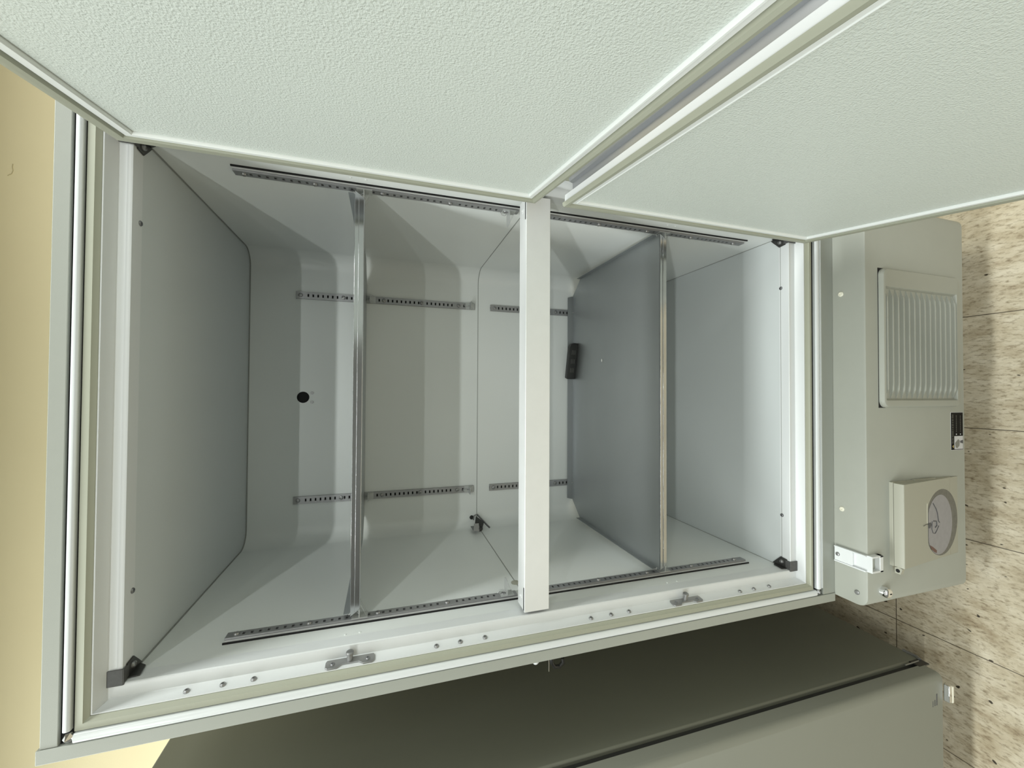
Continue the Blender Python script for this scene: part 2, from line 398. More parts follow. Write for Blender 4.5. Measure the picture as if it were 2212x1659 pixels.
# strike plates with a pin on the left return wall
def strike(z, sx=-1):
    base = Vector((sx * (W - 0.0545), 0.0128, z)); n = Vector((-sx * 0.985, -0.17, 0)).normalized(); t = n.cross(Vector((0, 0, 1))).normalized()
    if t.y > 0: t = -t
    def P(a, b, c): return base + Vector((0, 0, a)) + t * b + n * c
    out = [(-.036, -.008), (.036, -.008), (.038, -.004), (.038, .006), (.034, .0095), (.020, .0095), (.013, .004), (-.013, .004), (-.020, .0095), (-.034, .0095), (-.038, .006), (-.038, -.004)]
    bm = bmesh.new(); extrude(bm, [P(a, b, 0) for a, b in out], n * 0.0022)
    pl = obj('strike_plate', bm, M['zinc'], FZ, bevel=0.0004)
    bm = bmesh.new(); lathe(bm, P(0.001, -0.003, 0.002), n, [(0.0048, 0), (0.0048, 0.010), (0.0060, 0.0105), (0.0060, 0.014), (0.004, 0.0152), (0, 0.0152)], 18); obj('pin', bm, M['zinc'], pl)
    for a in (-.027, .027): obj('screw', screw_bm(P(a, 0.001, 0.0022), n, 0.0036, 0.0016), M['galv'], pl)
strike(1.576); strike(0.908)

# corner brackets inside the opening
def corner_bracket(sx, top):
    z = LT if top else LB; dz = -1 if top else 1
    x = sx * LW
    bm = bmesh.new()
    # plate on the front lip wrapping over it into the liner corner
    xa, xb = sorted((x + sx * 0.003, x - sx * 0.020)); za, zb = sorted((z + dz * 0.0012, z - dz * 0.0200))
    box(bm, xa, xb, 0.0205, 0.0226, za, zb)
    za, zb = sorted((z + dz * 0.0004, z + dz * 0.0022)); box(bm, xa, xb - 0.0 * sx, 0.0210, 0.034, za, zb)
    o = obj('corner_bracket', bm, M['brk'], FZ, bevel=0.0006)
    bm = bmesh.new()
    pts = [(x - sx * 0.0015, 0.030, z + dz * 0.0005), (x - sx * 0.0015, 0.068, z + dz * 0.0005), (x - sx * 0.010, 0.060, z + dz * 0.0005), (x - sx * 0.024, 0.046, z + dz * 0.0005), (x - sx * 0.022, 0.030, z + dz * 0.0005)]
    extrude(bm, pts, (0, 0, dz * 0.0016))
    a = obj('bracket_ear', bm, M['blackg'], o)
    bm = bmesh.new(); extrude(bm, [(x - sx * 0.0008, 0.030, z + dz * 0.001), (x - sx * 0.0008, 0.064, z + dz * 0.001), (x - sx * 0.0008, 0.056, z + dz * 0.012), (x - sx * 0.0008, 0.032, z + dz * 0.016)], (-sx * 0.0016, 0, 0))
    obj('bracket_ear', bm, M['blackg'], o)
    obj('screw', screw_bm((x - sx * 0.013, 0.043, z + dz * 0.002), (0, 0, dz), 0.005, 0.004), M['zinc'], o)
for sx in (-1, 1):
    for top in (True, False): corner_bracket(sx, top)

# slotted shelf rails
def rail(kind, z0, z1, screws, sx):
    """kind 'side' on x=sx*LW facing in, or 'back' at x=sx*.288 facing -y. Slots are cut as a ladder."""
    wd = 0.020 if kind == 'back' else 0.017
    def P(a, h, z):          # a across the face, h height above the wall
        if kind == 'back': return Vector((sx * 0.288 - wd / 2 + a, LD - h, z))
        return Vector((sx * (LW - h), 0.091 + a, z))
    bm = bmesh.new(); h = 0.0055; sl0, sl1 = wd * 0.30, wd * 0.70; pitch = 0.0127; sh = 0.0042
    def bx(a0, a1, h0, h1, za, zb, mi=0):
        v = [bm.verts.new(P(a, hh, z)) for a in (a0, a1) for hh in (h0, h1) for z in (za, zb)]
        for q in ((0, 1, 3, 2), (4, 6, 7, 5), (0, 4, 5, 1), (2, 3, 7, 6), (0, 2, 6, 4), (1, 5, 7, 3)):
            bm.faces.new([v[i] for i in q]).material_index = mi
    bx(0, wd, 0, 0.001, z0, z1, 1)
    bx(0, sl0, 0.001, h, z0, z1); bx(sl1, wd, 0.001, h, z0, z1)
    z = z0; k = 0
    zs = z0 + 0.020
    bx(sl0, sl1, h - 0.0016, h, z0, zs)
    while zs + pitch < z1 - 0.012:
        near = any(abs(zs + sh / 2 - s) < 0.009 for s in screws)
        if near: bx(sl0, sl1, h - 0.0016, h, zs, zs + pitch)
        else: bx(sl0, sl1, h - 0.0016, h, zs + sh, zs + pitch)
        zs += pitch
    bx(sl0, sl1, h - 0.0016, h, zs, z1)
    if kind == 'side':       # the rolled front edge of the channel
        bx(-0.0085, -0.0008, 0, 0.0022, z0, z1, 2); bx(-0.0103, -0.0086, 0, 0.0030, z0, z1, 1)
    o = obj('shelf_rail', bm, [M['rail'], M['dark'], M['strip']], FZ, smooth=False)
    for s in screws:
        n = Vector((0, -1, 0)) if kind == 'back' else Vector((-sx, 0, 0))
        obj('screw', screw_bm(P(wd / 2, h, s), n, 0.0058 if kind == 'back' else 0.005, 0.0035), M['zinc'], o)
for sx in (-1, 1):
    rail('side', 1.262, 1.780, (1.765, 1.652, 1.535, 1.405, 1.290), sx)
    rail('side', 0.662, 1.206, (1.192, 1.070, 0.945, 0.820, 0.690), sx)
    rail('back', 1.258, 1.769, (1.757, 1.645, 1.533, 1.423, 1.310), sx)
    rail('back', 0.662, 1.206, (1.193, 0.980, 0.820, 0.690), sx)

# divider bar between the inner doors
ML = 0.3955
bm = bmesh.new(); box(bm, -ML, ML, 0.0165, 0.020, 1.2225, 1.2722); box(bm, -ML, ML, 0.020, 0.058, 1.2687, 1.2715); box(bm, -ML, ML, 0.020, 0.058, 1.2232, 1.2260); box(bm, -ML, ML, 0.0545, 0.058, 1.226, 1.2687)
dv = obj('divider_bar', bm, M['alu'], FZ, bevel=0.0009)
for sx in (-1, 1):
    bm = bmesh.new(); box(bm, sx * ML - 0.001, sx * ML + 0.001, 0.021, 0.054, 1.2265, 1.268); 
    obj('end_plug', bm, M['dark'], dv)
    bm = bmesh.new(); box(bm, min(sx * 0.352, sx * 0.394), max(sx * 0.352, sx * 0.394), 0.0202, 0.0250, 1.2712, 1.2719); obj('end_slot', bm, M['dark'], dv)
    obj('screw', screw_bm((sx * 0.374, 0.040, 1.2715), (0, 0, 1), 0.0052, 0.0012), M['alu'], dv)
    bm = bmesh.new(); box(bm, min(sx * ML, sx * 0.4028), max(sx * ML, sx * 0.4028), 0.030, 0.052, 1.232, 1.262); obj('end_bracket', bm, M['zinc'], dv)

# small hook and stub on the outer left side
bm = bmesh.new(); tube(bm, [(-W + 0.001, 0.012, 1.219), (-W - 0.014, 0.011, 1.219), (-W - 0.0225, 0.010, 1.213), (-W - 0.0235, 0.010, 1.203), (-W - 0.017, 0.010, 1.196), (-W - 0.009, 0.010, 1.197)], 0.0038, 10)
hk = obj('side_hook', bm, M['black'], FZ)
bm = bmesh.new(); cyl(bm, (-W - 0.0, 0.006, 1.2270), (-1, 0, 0), 0.0008, 0.026, 8); obj('pin', bm, M['chrome'], hk)
bm = bmesh.new(); lathe(bm, (-W, 0.010, 1.252), (-1, 0, 0), [(0.008, 0), (0.007, 0.005), (0.004, 0.009), (0, 0.0105)], 16); obj('side_button', bm, M['white'], FZ)

# lower machine compartment
PW = 0.4655; PY = -0.0705; PZ = 0.132
bm = bmesh.new(); box(bm, -PW + 0.01, PW - 0.01, 0.03, YBK - 0.01, 0.150, ZB - 0.001); obj('machine_housing', bm, M['paint_side'], FZ)
bm = bmesh.new()
def cover_ring(z, ins):
    r = 0.022
    x1 = PW - ins; y0 = PY + ins; pts = [(-x1, 0.03, z)]
    for k in range(7):
        a = math.radians(180 + 90 * k / 6); pts.append((-x1 + r + r * math.cos(a), y0 + r + r * math.sin(a), z))
    for k in range(7):
        a = math.radians(270 + 90 * k / 6); pts.append((x1 - r + r * math.cos(a), y0 + r + r * math.sin(a), z))
    pts.append((x1, 0.03, z)); return pts
vr = loops(bm, [cover_ring(PZ, 0.004), cover_ring(PZ, 0.0), cover_ring(ZB - 0.003, 0.0), cover_ring(ZB - 0.0008, 0.0009), cover_ring(ZB, 0.003)], cap_last=True)
bm.faces.new(vr[0][::-1])
cov = obj('machine_cover', bm, M['cover'], FZ)
for (x, y, m_, r) in ((0.257, -0.019, 'cream', 0.006), (-0.255, -0.018, 'cream', 0.0055)):
    bm = bmesh.new(); lathe(bm, (x, y, ZB), (0, 0, 1), [(r, 0), (r, 0.0015), (r * 0.7, 0.003), (r * 0.4, 0.003), (r * 0.35, 0.0012), (0, 0.001)], 20); obj('screw', bm, M[m_], cov)
bm = bmesh.new(); lathe(bm, (-0.437, -0.049, ZB), (0, 0, 1), [(0.0052, 0), (0.005, 0.002), (0.0035, 0.0035), (0, 0.0038)], 20); obj('plug', bm, M['zinc'], cov)
bm = bmesh.new(); lathe(bm, (-0.4305, PY, 0.4380), (0, -1, 0), [(0.0112, 0), (0.0112, 0.010), (0.0100, 0.0135), (0.0070, 0.0158), (0.0030, 0.0164), (0, 0.0165)], 28)
lk = obj('key_lock', bm, M['chrome'], FZ); lk['label'] = 'round chrome key lock'
bm = bmesh.new(); box(bm, -0.4315, -0.4295, PY - 0.0172, PY - 0.0155, 0.4360, 0.4410); obj('keyhole', bm, M['dark'], lk)
# white latch receiver on the deck edge
x0, x1 = -0.3815, -0.3445
bm = bmesh.new()
box(bm, x0, x1, PY - 0.0105, -0.004, ZB + 0.0002, ZB + 0.002)
box(bm, x0, x0 + 0.003, PY - 0.0005, -0.004, ZB + 0.002, ZB + 0.008); box(bm, x1 - 0.003, x1, PY - 0.0005, -0.004, ZB + 0.002, ZB + 0.008)
box(bm, x0 + 0.003, x1 - 0.003, -0.043, -0.004, ZB + 0.002, ZB + 0.0065)
box(bm, x0, x0 + 0.004, PY - 0.0105, PY + 0.001, 0.452, ZB + 0.0004); box(bm, x1 - 0.004, x1, PY - 0.0105, PY + 0.001, 0.452, ZB + 0.0004)
box(bm, x0, x1, PY - 0.0105, PY + 0.001, 0.452, 0.462)
lr = obj('latch_receiver', bm, M['white'], FZ, bevel=0.0006); lr['label'] = 'white plastic latch block'
bm = bmesh.new(); box(bm, x0 + 0.004, x1 - 0.004, -0.0445, -0.043, ZB + 0.002, ZB + 0.0066); obj('slot_wall', bm, M['white'], lr)
obj('screw', screw_bm((-0.363, -0.012, ZB + 0.0065), (0, 0, 1), 0.0046, 0.003), M['zinc'], lr)

# ventilation grille: rounded raised bezel with fourteen tapered louvres
gx0, gx1, gz0, gz1 = -0.012, 0.309, 0.162, 0.444
bm = bmesh.new()
loops(bm, [rounded_rect(gx0, gx1, gz0, gz1, 0.016, PY + 0.001), rounded_rect(gx0, gx1, gz0, gz1, 0.016, PY - 0.0055), rounded_rect(gx0 + 0.003, gx1 - 0.003, gz0 + 0.003, gz1 - 0.003, 0.015, PY - 0.0098),
           rounded_rect(gx0 + 0.008, gx1 - 0.008, gz0 + 0.007, gz1 - 0.0065, 0.012, PY - 0.0108), rounded_rect(0.004, 0.266, 0.1785, 0.4365, 0.003, PY - 0.0108), rounded_rect(0.008, 0.262, 0.1800, 0.4350, 0.003, PY - 0.0040)])
for k in range(14):
    z = 0.4300 - k * 0.01885
    xa, xb = 0.008 + random.uniform(-.0005, .0005), 0.262
    yb = PY - 0.0042; n = 12; prev = None
    for i in range(n + 1):
        t = i / n; x = xa + (xb - xa) * t
        e = min(1.0, min(t, 1 - t) / 0.10); e = math.sin(e * math.pi / 2)
        ring = [(x, yb + 0.001, z + 0.0036 * e + 0.0004), (x, yb - 0.0002 - 0.0070 * e, z + 0.0016), (x, yb - 0.0002 - 0.0073 * e, z - 0.0004), (x, yb + 0.001, z - 0.0014 - 0.001 * e)]
        vsx = [bm.verts.new(p) for p in ring]
        if prev:
            for q in range(4): bm.faces.new((prev[q], prev[(q + 1) % 4], vsx[(q + 1) % 4], vsx[q]))
        else: bm.faces.new(vsx)
        prev = vsx
    bm.faces.new(prev[::-1])
gr = obj('vent_grille', bm, M['cover'], FZ)
bm = bmesh.new(); box(bm, gx0 - 0.001, gx1 + 0.001, PY - 0.0006, PY + 0.001, gz1 - 0.02, gz1 + 0.0013); obj('gap_shade_strip', bm, M['dark'], gr)  # solid dark strip, painted shade along the bezel's top edge

# caution label with unreadable print, a small picture and a warning triangle
lx0, lx1, lz0, lz1 = -0.1195, -0.0270, 0.1385, 0.1850
bm = bmesh.new(); box(bm, lx0 - 0.001, lx1 + 0.001, PY - 0.0004, PY + 0.0005, lz0 - 0.0008, lz1 + 0.0008); lb = obj('caution_label', bm, M['lab_w'], FZ)
bm = bmesh.new(); box(bm, lx0, lx1, PY - 0.0007, PY, lz0, lz1); obj('label_print', bm, M['lab_k'], lb)
bm = bmesh.new(); box(bm, lx0 + 0.0015, lx0 + 0.034, PY - 0.0010, PY, lz0 + 0.0012, lz1 - 0.0118); obj('label_picture', bm, M['lab_w'], lb)
bm = bmesh.new()
def poly(bm, pts, y, th=0.0003): extrude(bm, [(x, y, z) for x, z in pts], (0, th, 0))
poly(bm, [(lx0 + .006, lz1 - .016), (lx0 + .017, lz1 - .014), (lx0 + .026, lz0 + .020), (lx0 + .022, lz0 + .014), (lx0 + .010, lz0 + .016), (lx0 + .004, lz0 + .024)], PY - 0.0013)
obj('picture_mark', bm, M['slot'], lb)
bm = bmesh.new(); poly(bm, [(lx0 + .017, lz0 + .012), (lx0 + .022, lz0 + .012), (lx0 + .024, lz0 + .0015), (lx0 + .015, lz0 + .0015)], PY - 0.0013); obj('picture_mark', bm, M['ink'], lb)
bm = bmesh.new()
xx = lx0 + 0.016
while xx < lx1 - 0.004:
    ww = random.choice((0.0022, 0.003, 0.0026)); box(bm, xx, xx + ww, PY - 0.0010, PY, lz1 - 0.0085, lz1 - 0.0030); xx += ww + random.choice((0.0008, 0.0008, 0.002))
for zz in (lz1 - 0.020, lz1 - 0.036):
    xx = lx0 + 0.044
    while xx < lx1 - 0.008:
        ww = random.uniform(0.002, 0.005); box(bm, xx, xx + ww, PY - 0.0010, PY, zz - 0.0012, zz + 0.0012); xx += ww + 0.0012
obj('label_print', bm, M['lab_g'], lb)
bm = bmesh.new()
for zz in (lz1 - 0.020, lz1 - 0.036): cyl(bm, (lx0 + 0.0385, PY, zz), (0, -1, 0), 0.0018, 0.0010, 12)
obj('label_bullet', bm, M['lab_w'], lb)
bm = bmesh.new(); poly(bm, [(lx0 + .0045, lz1 - .009), (lx0 + .0125, lz1 - .009), (lx0 + .0085, lz1 - .0030)], PY - 0.0011); obj('warning_triangle', bm, M['lab_y'], lb)

# chart recorder: wedge with a round paper disc
rx0, rx1 = -0.3735, -0.1850; rz1 = 0.413; rz0 = 0.158; fy = -0.0990
def fy_at(z): return fy + (rz1 - z) / (rz1 - rz0) * (PY + 0.001 - fy)
bm = bmesh.new()
extrude(bm, [(rx0 - 0.001, PY + 0.001, rz1 - 0.0006), (rx0 - 0.001, PY - 0.0075, rz1 - 0.0006), (rx0 - 0.001, PY - 0.0045, 0.20), (rx0 - 0.001, PY + 0.001, rz0 + 0.03)], (rx1 - rx0 + 0.002, 0, 0))
rec = obj('chart_recorder', bm, M['plastic'], FZ, bevel=0.0008)
bm = bmesh.new()
extrude(bm, [(rx0, PY - 0.0085, rz1), (rx0, fy + 0.003, rz1), (rx0, fy + 0.0006, rz1 - 0.0012), (rx0, fy + 0.0003, rz1 - 0.004), (rx0, PY + 0.0005, rz0), (rx0, PY - 0.0035, 0.205)], (rx1 - rx0, 0, 0))
rd = obj('recorder_door', bm, M['plastic'], rec, bevel=0.0006)
bm = bmesh.new(); box(bm, rx1 - 0.0005, rx1 + 0.0025, PY - 0.008, PY - 0.001, 0.262, 0.336); obj('side_tab', bm, M['plastic'], rec)
def on_front(bm_list, cx, cz, off):   # frame on the sloped front
    n = Vector((0, -(rz1 - rz0), (PY + 0.001 - fy))).normalized()
    if n.y > 0: n = -n
    up = Vector((0, fy_at(0.3) - fy_at(0.31), -0.01)).normalized() * -1
    up = Vector((0, fy_at(0.31) - fy_at(0.30), 0.01)).normalized()
    n = Vector((1, 0, 0)).cross(up).normalized()
    if n.y > 0: n = -n
    return n, up
n_, up_ = on_front(None, 0, 0, 0)
dcx, dcz, dr = -0.2890, 0.2430, 0.0790
dc = Vector((dcx, fy_at(dcz), dcz))
def DP(a, b, h): return dc + Vector((1, 0, 0)) * a + up_ * b + n_ * h
def disc(r0, r1, h, th=0.0004, seg=48, cut=None):
    bm = bmesh.new(); A = []; Bq = []
    for k in range(seg):
        a = 2 * math.pi * k / seg
        ca, sa = math.cos(a), math.sin(a)
        p = [(r1 * ca, r1 * sa), (r0 * ca, r0 * sa)]
        if cut is not None: p = [(x, min(y, cut)) for x, y in p]
        A.append(bm.verts.new(DP(*p[0], h + th)))
        if r0 > 0: Bq.append(bm.verts.new(DP(*p[1], h + th)))
    if r0 > 0:
        for k in range(seg): bm.faces.new((A[k], A[(k + 1) % seg], Bq[(k + 1) % seg], Bq[k]))
    else: bm.faces.new(A)
    base = [bm.verts.new(v.co - n_ * th) for v in A]
    for k in range(seg): bm.faces.new((A[k], A[(k + 1) % seg], base[(k + 1) % seg], base[k]))
    return bm
dk = obj('chart_disc', disc(0, dr, 0.0003, cut=0.066), M['paper_d'], rec)
bm = bmesh.new(); A = []
for k in range(40):
    a = 2 * math.pi * k / 40; A.append(DP(-0.004 + 0.071 * math.cos(a), min(0.0655, 0.012 + 0.062 * math.sin(a)), 0.0009))
extrude(bm, A, n_ * 0.0003); o = obj('chart_paper', bm, M['paper'], dk); o['label'] = 'pale grey recording paper'
bm = bmesh.new()
tube(bm, [DP(0.050, 0.045, .0016), DP(0.036, 0.031, .0016), DP(0.024, 0.024, .0016), DP(0.006, 0.020, .0016), DP(0.001, 0.014, .0016)], 0.0009, 6)
tube(bm, [DP(0.008, 0.050, .0016), DP(-0.010, 0.052, .0016), DP(-0.020, 0.046, .0016), DP(-0.022, 0.036, .0016), DP(-0.014, 0.026, .0016), DP(-0.006, 0.019, .0016)], 0.0008, 6)
tube(bm, [DP(0.008, 0.044, .0016), DP(0.006, 0.030, .0016), DP(-0.004, 0.028, .0016), DP(-0.008, 0.036, .0016)], 0.0012, 6)
tube(bm, [DP(0.002, 0.060, .0016), DP(0.004, 0.078, .0016), DP(0.002, 0.090, .0016)], 0.0005, 6)
obj('pen_arm', bm, M['ink'], dk)
bm = bmesh.new(); A = [DP(0.006, 0.066, .0014), DP(0.006, 0.056, .0014), DP(0.0, 0.052, .0014), DP(-0.007, 0.060, .0014), DP(-0.006, 0.066, .0014)]; extrude(bm, A, n_ * 0.0004); obj('chart_mark', bm, M['ink'], dk)
bm = bmesh.new(); A = [DP(-0.046, 0.062, .0013), DP(-0.052, 0.048, .0013), DP(-0.063, 0.029, .0013), DP(-0.069, 0.030, .0013), DP(-0.0655, 0.040, .0013), DP(-0.056, 0.055, .0013)]; extrude(bm, A, n_ * 0.0004); o = obj('chart_mark', bm, M['redbrown'], dk); o['label'] = 'red-brown patch on the chart'
bm = bmesh.new(); extrude(bm, [DP(0.052, 0.071, 0.0002), DP(0.006, 0.071, 0.0002), DP(0.006, 0.0695, 0.0002), DP(0.052, 0.0695, 0.0002)], n_ * 0.0008); obj('window_edge', bm, M['cream'], rd)
# hinge ear with a dark hole at the recorder's upper left
bm = bmesh.new(); extrude(bm, [(rx0 - 0.0155, PY - 0.009, rz1 - 0.0005), (rx0 - 0.0155, PY - 0.020, rz1 - 0.0005), (rx0 - 0.002, PY - 0.0235, rz1 - 0.0005), (rx0 + 0.001, PY - 0.017, rz1 - 0.0005), (rx0 - 0.002, PY - 0.009, rz1 - 0.0005)], (0, 0, -0.010))
er = obj('hinge_ear', bm, M['plastic'], rec, bevel=0.0006)
bm = bmesh.new(); cyl(bm, (rx0 - 0.0082, PY - 0.0152, rz1 - 0.001), (0, 0, 1), 0.0040, 0.0009, 18); obj('pivot_hole', bm, M['dark'], er)

# casters under the freezer
for sx in (-1, 1):
    for y in (0.03, 0.60):
        x = sx * 0.40
        bm = bmesh.new(); box(bm, x - 0.035, x + 0.035, y - 0.035, y + 0.035, 0.125, 0.151); box(bm, x - 0.024, x - 0.020, y - 0.02, y + 0.03, 0.045, 0.126); box(bm, x + 0.020, x + 0.024, y - 0.02, y + 0.03, 0.045, 0.126)
        cs = obj('caster', bm, M['zinc'], FZ)
        bm = bmesh.new(); cyl(bm, (x - 0.017, y + 0.008, 0.0525), (1, 0, 0), 0.0525, 0.034, 28); obj('wheel', bm, M['rubber'], cs)

# inner doors: local axes s (towards the free edge), z, d (out of the inner face, towards the camera side)
def inner_door(p0, tan, z0, z1, L, lab, kb=1.0, kt=1.0):
    a = Vector((-tan, -1, 0)).normalized(); d = Vector((-1, tan, 0)).normalized(); o0 = Vector((p0[0], p0[1], 0))
    def P(s, z, h): v = o0 + a * s + d * h; return Vector((v.x, v.y, z))
    T = 0.0145
    def dring(o, h): return [P(-o, z0 - o * kb, h), P(L + o, z0 - o * kb, h), P(L + o, z1 + o * kt, h), P(-o, z1 + o * kt, h)]
    bm = bmesh.new()
    v = loops(bm, [dring(0.0245, -T), dring(0.0260, -T + 0.001), dring(0.0260, -0.0015), dring(0.0245, -0.0003)], cap_last=True); bm.faces.new(v[0][::-1])
    dr_ = obj('inner_door', bm, M['white'], FZ); dr_['label'] = lab
    bm = bmesh.new(); v = loops(bm, [dring(0.0008, -0.0002), dring(0.0006, 0.0006)]); obj('door_panel', bm, M['door'], dr_, smooth=False)
    def frame(name, sts, m):
        bm = bmesh.new(); loops(bm, [dring(*s) for s in sts] + [dring(*sts[0])], cap_last=False); bmesh.ops.remove_doubles(bm, verts=bm.verts, dist=1e-6)
        return obj(name, bm, m, dr_)
    frame('trim_strip', [(0.0012, 0.0), (0.0012, 0.0038), (0.0022, 0.0054), (0.0042, 0.0058), (0.0054, 0.0048), (0.0120, 0.0046), (0.0140, 0.0030), (0.0140, 0.0)], M['trim'])
    frame('gasket', [(0.0150, 0.0), (0.0152, 0.0026), (0.0168, 0.0066), (0.0215, 0.0086), (0.0268, 0.0078), (0.0292, 0.0046), (0.0298, 0.0), (0.025, -0.0018)], M['gasket'])
    # folded metal channel behind the white body, its bright lip standing above the top edge
    bm = bmesh.new()
    sk = [(-T - 0.0006, z0 - 0.019 * kb), (-0.0460, z0 - 0.019 * kb), (-0.0460, z1 + 0.0225 * kt), (-0.0440, z1 + 0.0262 * kt), (-0.0375, z1 + 0.0270 * kt), (-0.0330, z1 + 0.0245 * kt), (-0.0310, z1 + 0.0150 * kt), (-T - 0.0006, z1 + 0.0130 * kt)]
    extrude(bm, [P(-0.012, z, h) for h, z in sk], a * (L + 0.024))
    o = obj('metal_skin', bm, M['steel_d'], dr_); o['label'] = 'bright metal outer skin of the inner door'
    for zz in (z0 + 0.08, z1 - 0.08):
        bm = bmesh.new(); cyl(bm, P(-0.034, zz - 0.025, -T - 0.008), (0, 0, 1), 0.005, 0.05, 14); obj('hinge', bm, M['zinc'], dr_)
inner_door((0.3705, -0.040), 0.176, 1.287, 1.8545, 0.80, 'upper inner door with pebbled white panel', 0.80, 1.13)
inner_door((0.3730, -0.040), 0.150, 0.6220, 1.1885, 0.80, 'lower inner door with pebbled white panel', 1.0, 0.70)

# ------------------------------------------------------------------ shelves (lift out)
def shelf(zt, label, grp):
    yF, yR, xs = 0.0865, 0.548, 0.3915
    t = thing('metal_shelf', label, 'shelf', (0, yF, zt), grp)
    bm = bmesh.new()
    ch = 0.012
    pan = [(-xs, yF + 0.003), (xs, yF + 0.003), (xs, yR - 0.055), (xs - 0.045, yR), (-xs + 0.045, yR), (-xs, yR - 0.055)]
    extrude(bm, [(x, y, zt - 0.0012) for x, y in pan], (0, 0, 0.0012))
    obj('shelf_pan', bm, M['tray'], t)
    # front lip in two folds, chamfered ends
    bm = bmesh.new()
    def lipx(z, a, b): return [(-xs + a, z), (xs - a, z), (xs - b, zt - 0.0175), (-xs + b, zt - 0.0175)]
    v = [(-xs + 0.002, zt), (xs - 0.002, zt), (xs - 0.002, zt - 0.002), (xs - ch, zt - 0.016), (-xs + ch, zt - 0.016), (-xs + 0.002, zt - 0.002)]
    extrude(bm, [(x, yF, z) for x, z in v], (0, 0.0016, 0))
    v2 = [(-xs + 0.008, zt - 0.0070), (xs - 0.008, zt - 0.0070), (xs - 0.014, zt - 0.0165), (-xs + 0.014, zt - 0.0165)]
    extrude(bm, [(x, yF - 0.0014, z) for x, z in v2], (0, 0.0014, 0))
    box(bm, -xs + 0.014, xs - 0.014, yF, yF + 0.012, zt - 0.0170, zt - 0.0156)
    obj('front_lip', bm, M['steel'], t, bevel=0.0007)
    for sx in (-1, 1):
        bm = bmesh.new(); x = sx * xs
        extrude(bm, [(x, yF + 0.012, zt), (x, yR - 0.055, zt), (x, yR - 0.055, zt + 0.0125), (x, yF + 0.012, zt + 0.0125)], (-sx * 0.0012, 0, 0))
        obj('side_flange', bm, M['tray'], t)
    bm = bmesh.new(); extrude(bm, [(-xs + 0.046, yR, zt - 0.0012), (xs - 0.046, yR, zt - 0.0012), (xs - 0.052, yR, zt + 0.0195), (-xs + 0.052, yR, zt + 0.0195)], (0, 0.0012, 0)); obj('rear_flange', bm, M['tray'], t)
    return t
shelf(1.5830, 'thin steel shelf in the upper compartment, nothing on it', 'steel shelves')
shelf(0.9170, 'grey steel shelf in the lower compartment carrying a small black device', 'steel shelves')

# ------------------------------------------------------------------ shelf clips hooked into the rails
def clip(name_label, pos, n, grp='shelf clips'):
    """bent steel clip at pos on a rail face; n points away from the wall"""
    n = Vector(n); t = Vector((0, 0, 1)); u = n.cross(t)
    t0 = thing('shelf_clip', name_label, 'clip', pos, grp); p = Vector(pos)
    def Q(a, b, c): return p + n * a + u * b + t * c
    bm = bmesh.new()
    th = 0.0014
    def slab(pts, dv): extrude(bm, pts, dv)
    slab([Q(0, -0.0105, .016), Q(0, 0.0105, .016), Q(0, 0.0105, -.012), Q(0, -0.0105, -.012)], n * th)          # back plate
    obj('back_plate', bm, M['clip'], t0); bm = bmesh.new()
    slab([Q(th, -0.0105, .002), Q(.029, -0.0105, .002), Q(.031, -.006, .002), Q(.031, .006, .002), Q(.029, 0.0105, .002), Q(th, 0.0105, .002)], t * th)   # ledge
    obj('ledge', bm, M['clip'], t0); bm = bmesh.new()
    slab([Q(th, -0.0100, -.0100), Q(.0275, -0.0100, .0018), Q(.0265, -0.0100, .0018), Q(th, -0.0100, -0.0100)], u * .0016)
    slab([Q(th, .0064, -.0100), Q(.0275, .0064, .0018), Q(.0265, .0064, .0018), Q(th, .0064, -0.0100)], u * .0016)
    obj('brace', bm, M['clip'], t0); bm = bmesh.new()
    tube(bm, [Q(.004, 0, .0035), Q(.010, 0, .010), Q(.009, 0, .017), Q(.004, 0, .021)], 0.0012, 8)
    obj('hook', bm, M['clip'], t0)
RH = 0.0055
for sx, nm in ((-1, 'left'), (1, 'right')):
    clip('steel clip holding up the front %s corner of the upper shelf' % nm, (sx * (LW - RH), 0.0995, 1.5650), (-sx, 0, 0))
    clip('steel clip holding up the front %s corner of the lower shelf' % nm, (sx * (LW - RH), 0.0995, 0.8990), (-sx, 0, 0))
    clip('steel clip on the %s back wall rail just under the upper shelf' % nm, (sx * 0.288, LD - RH - 0.0002, 1.5690), (0, -1, 0))
    clip('steel clip on the %s back wall rail just under the lower shelf' % nm, (sx * 0.288, LD - RH - 0.0002, 0.9010), (0, -1, 0))
    clip('unused steel clip at the bottom end of the upper %s back wall rail' % nm, (sx * 0.288, LD - RH - 0.0002, 1.272), (0, -1, 0))
    clip('unused steel clip on the %s side wall just above the white divider bar' % nm, (sx * (LW - RH), 0.0995, 1.281), (-sx, 0, 0))

# ------------------------------------------------------------------ odd pieces inside
# crumpled metal bracket in the rear left corner
BR = thing('metal_bracket', 'small dark bent metal bracket in the rear left corner beside the seam', 'bracket', (-0.3805, 0.512, 1.243))
bm = bmesh.new()
extrude(bm, [(-0.3990, 0.520, 1.266), (-0.3990, 0.478, 1.266), (-0.3990, 0.478, 1.248), (-0.3990, 0.520, 1.250)], (0.0015, 0, 0))
extrude(bm, [(-0.399, 0.477, 1.266), (-0.380, 0.486, 1.262), (-0.380, 0.486, 1.248), (-0.399, 0.477, 1.248)], (0, 0.0015, 0))
obj('bracket_plate', bm, M['galv'], BR)
bm = bmesh.new(); extrude(bm, [(-0.392, 0.520, 1.252), (-0.378, 0.545, 1.244), (-0.386, 0.505, 1.228), (-0.396, 0.488, 1.236)], (0.003, -0.002, 0.001)); obj('bracket_plate', bm, M['blackg'], BR)
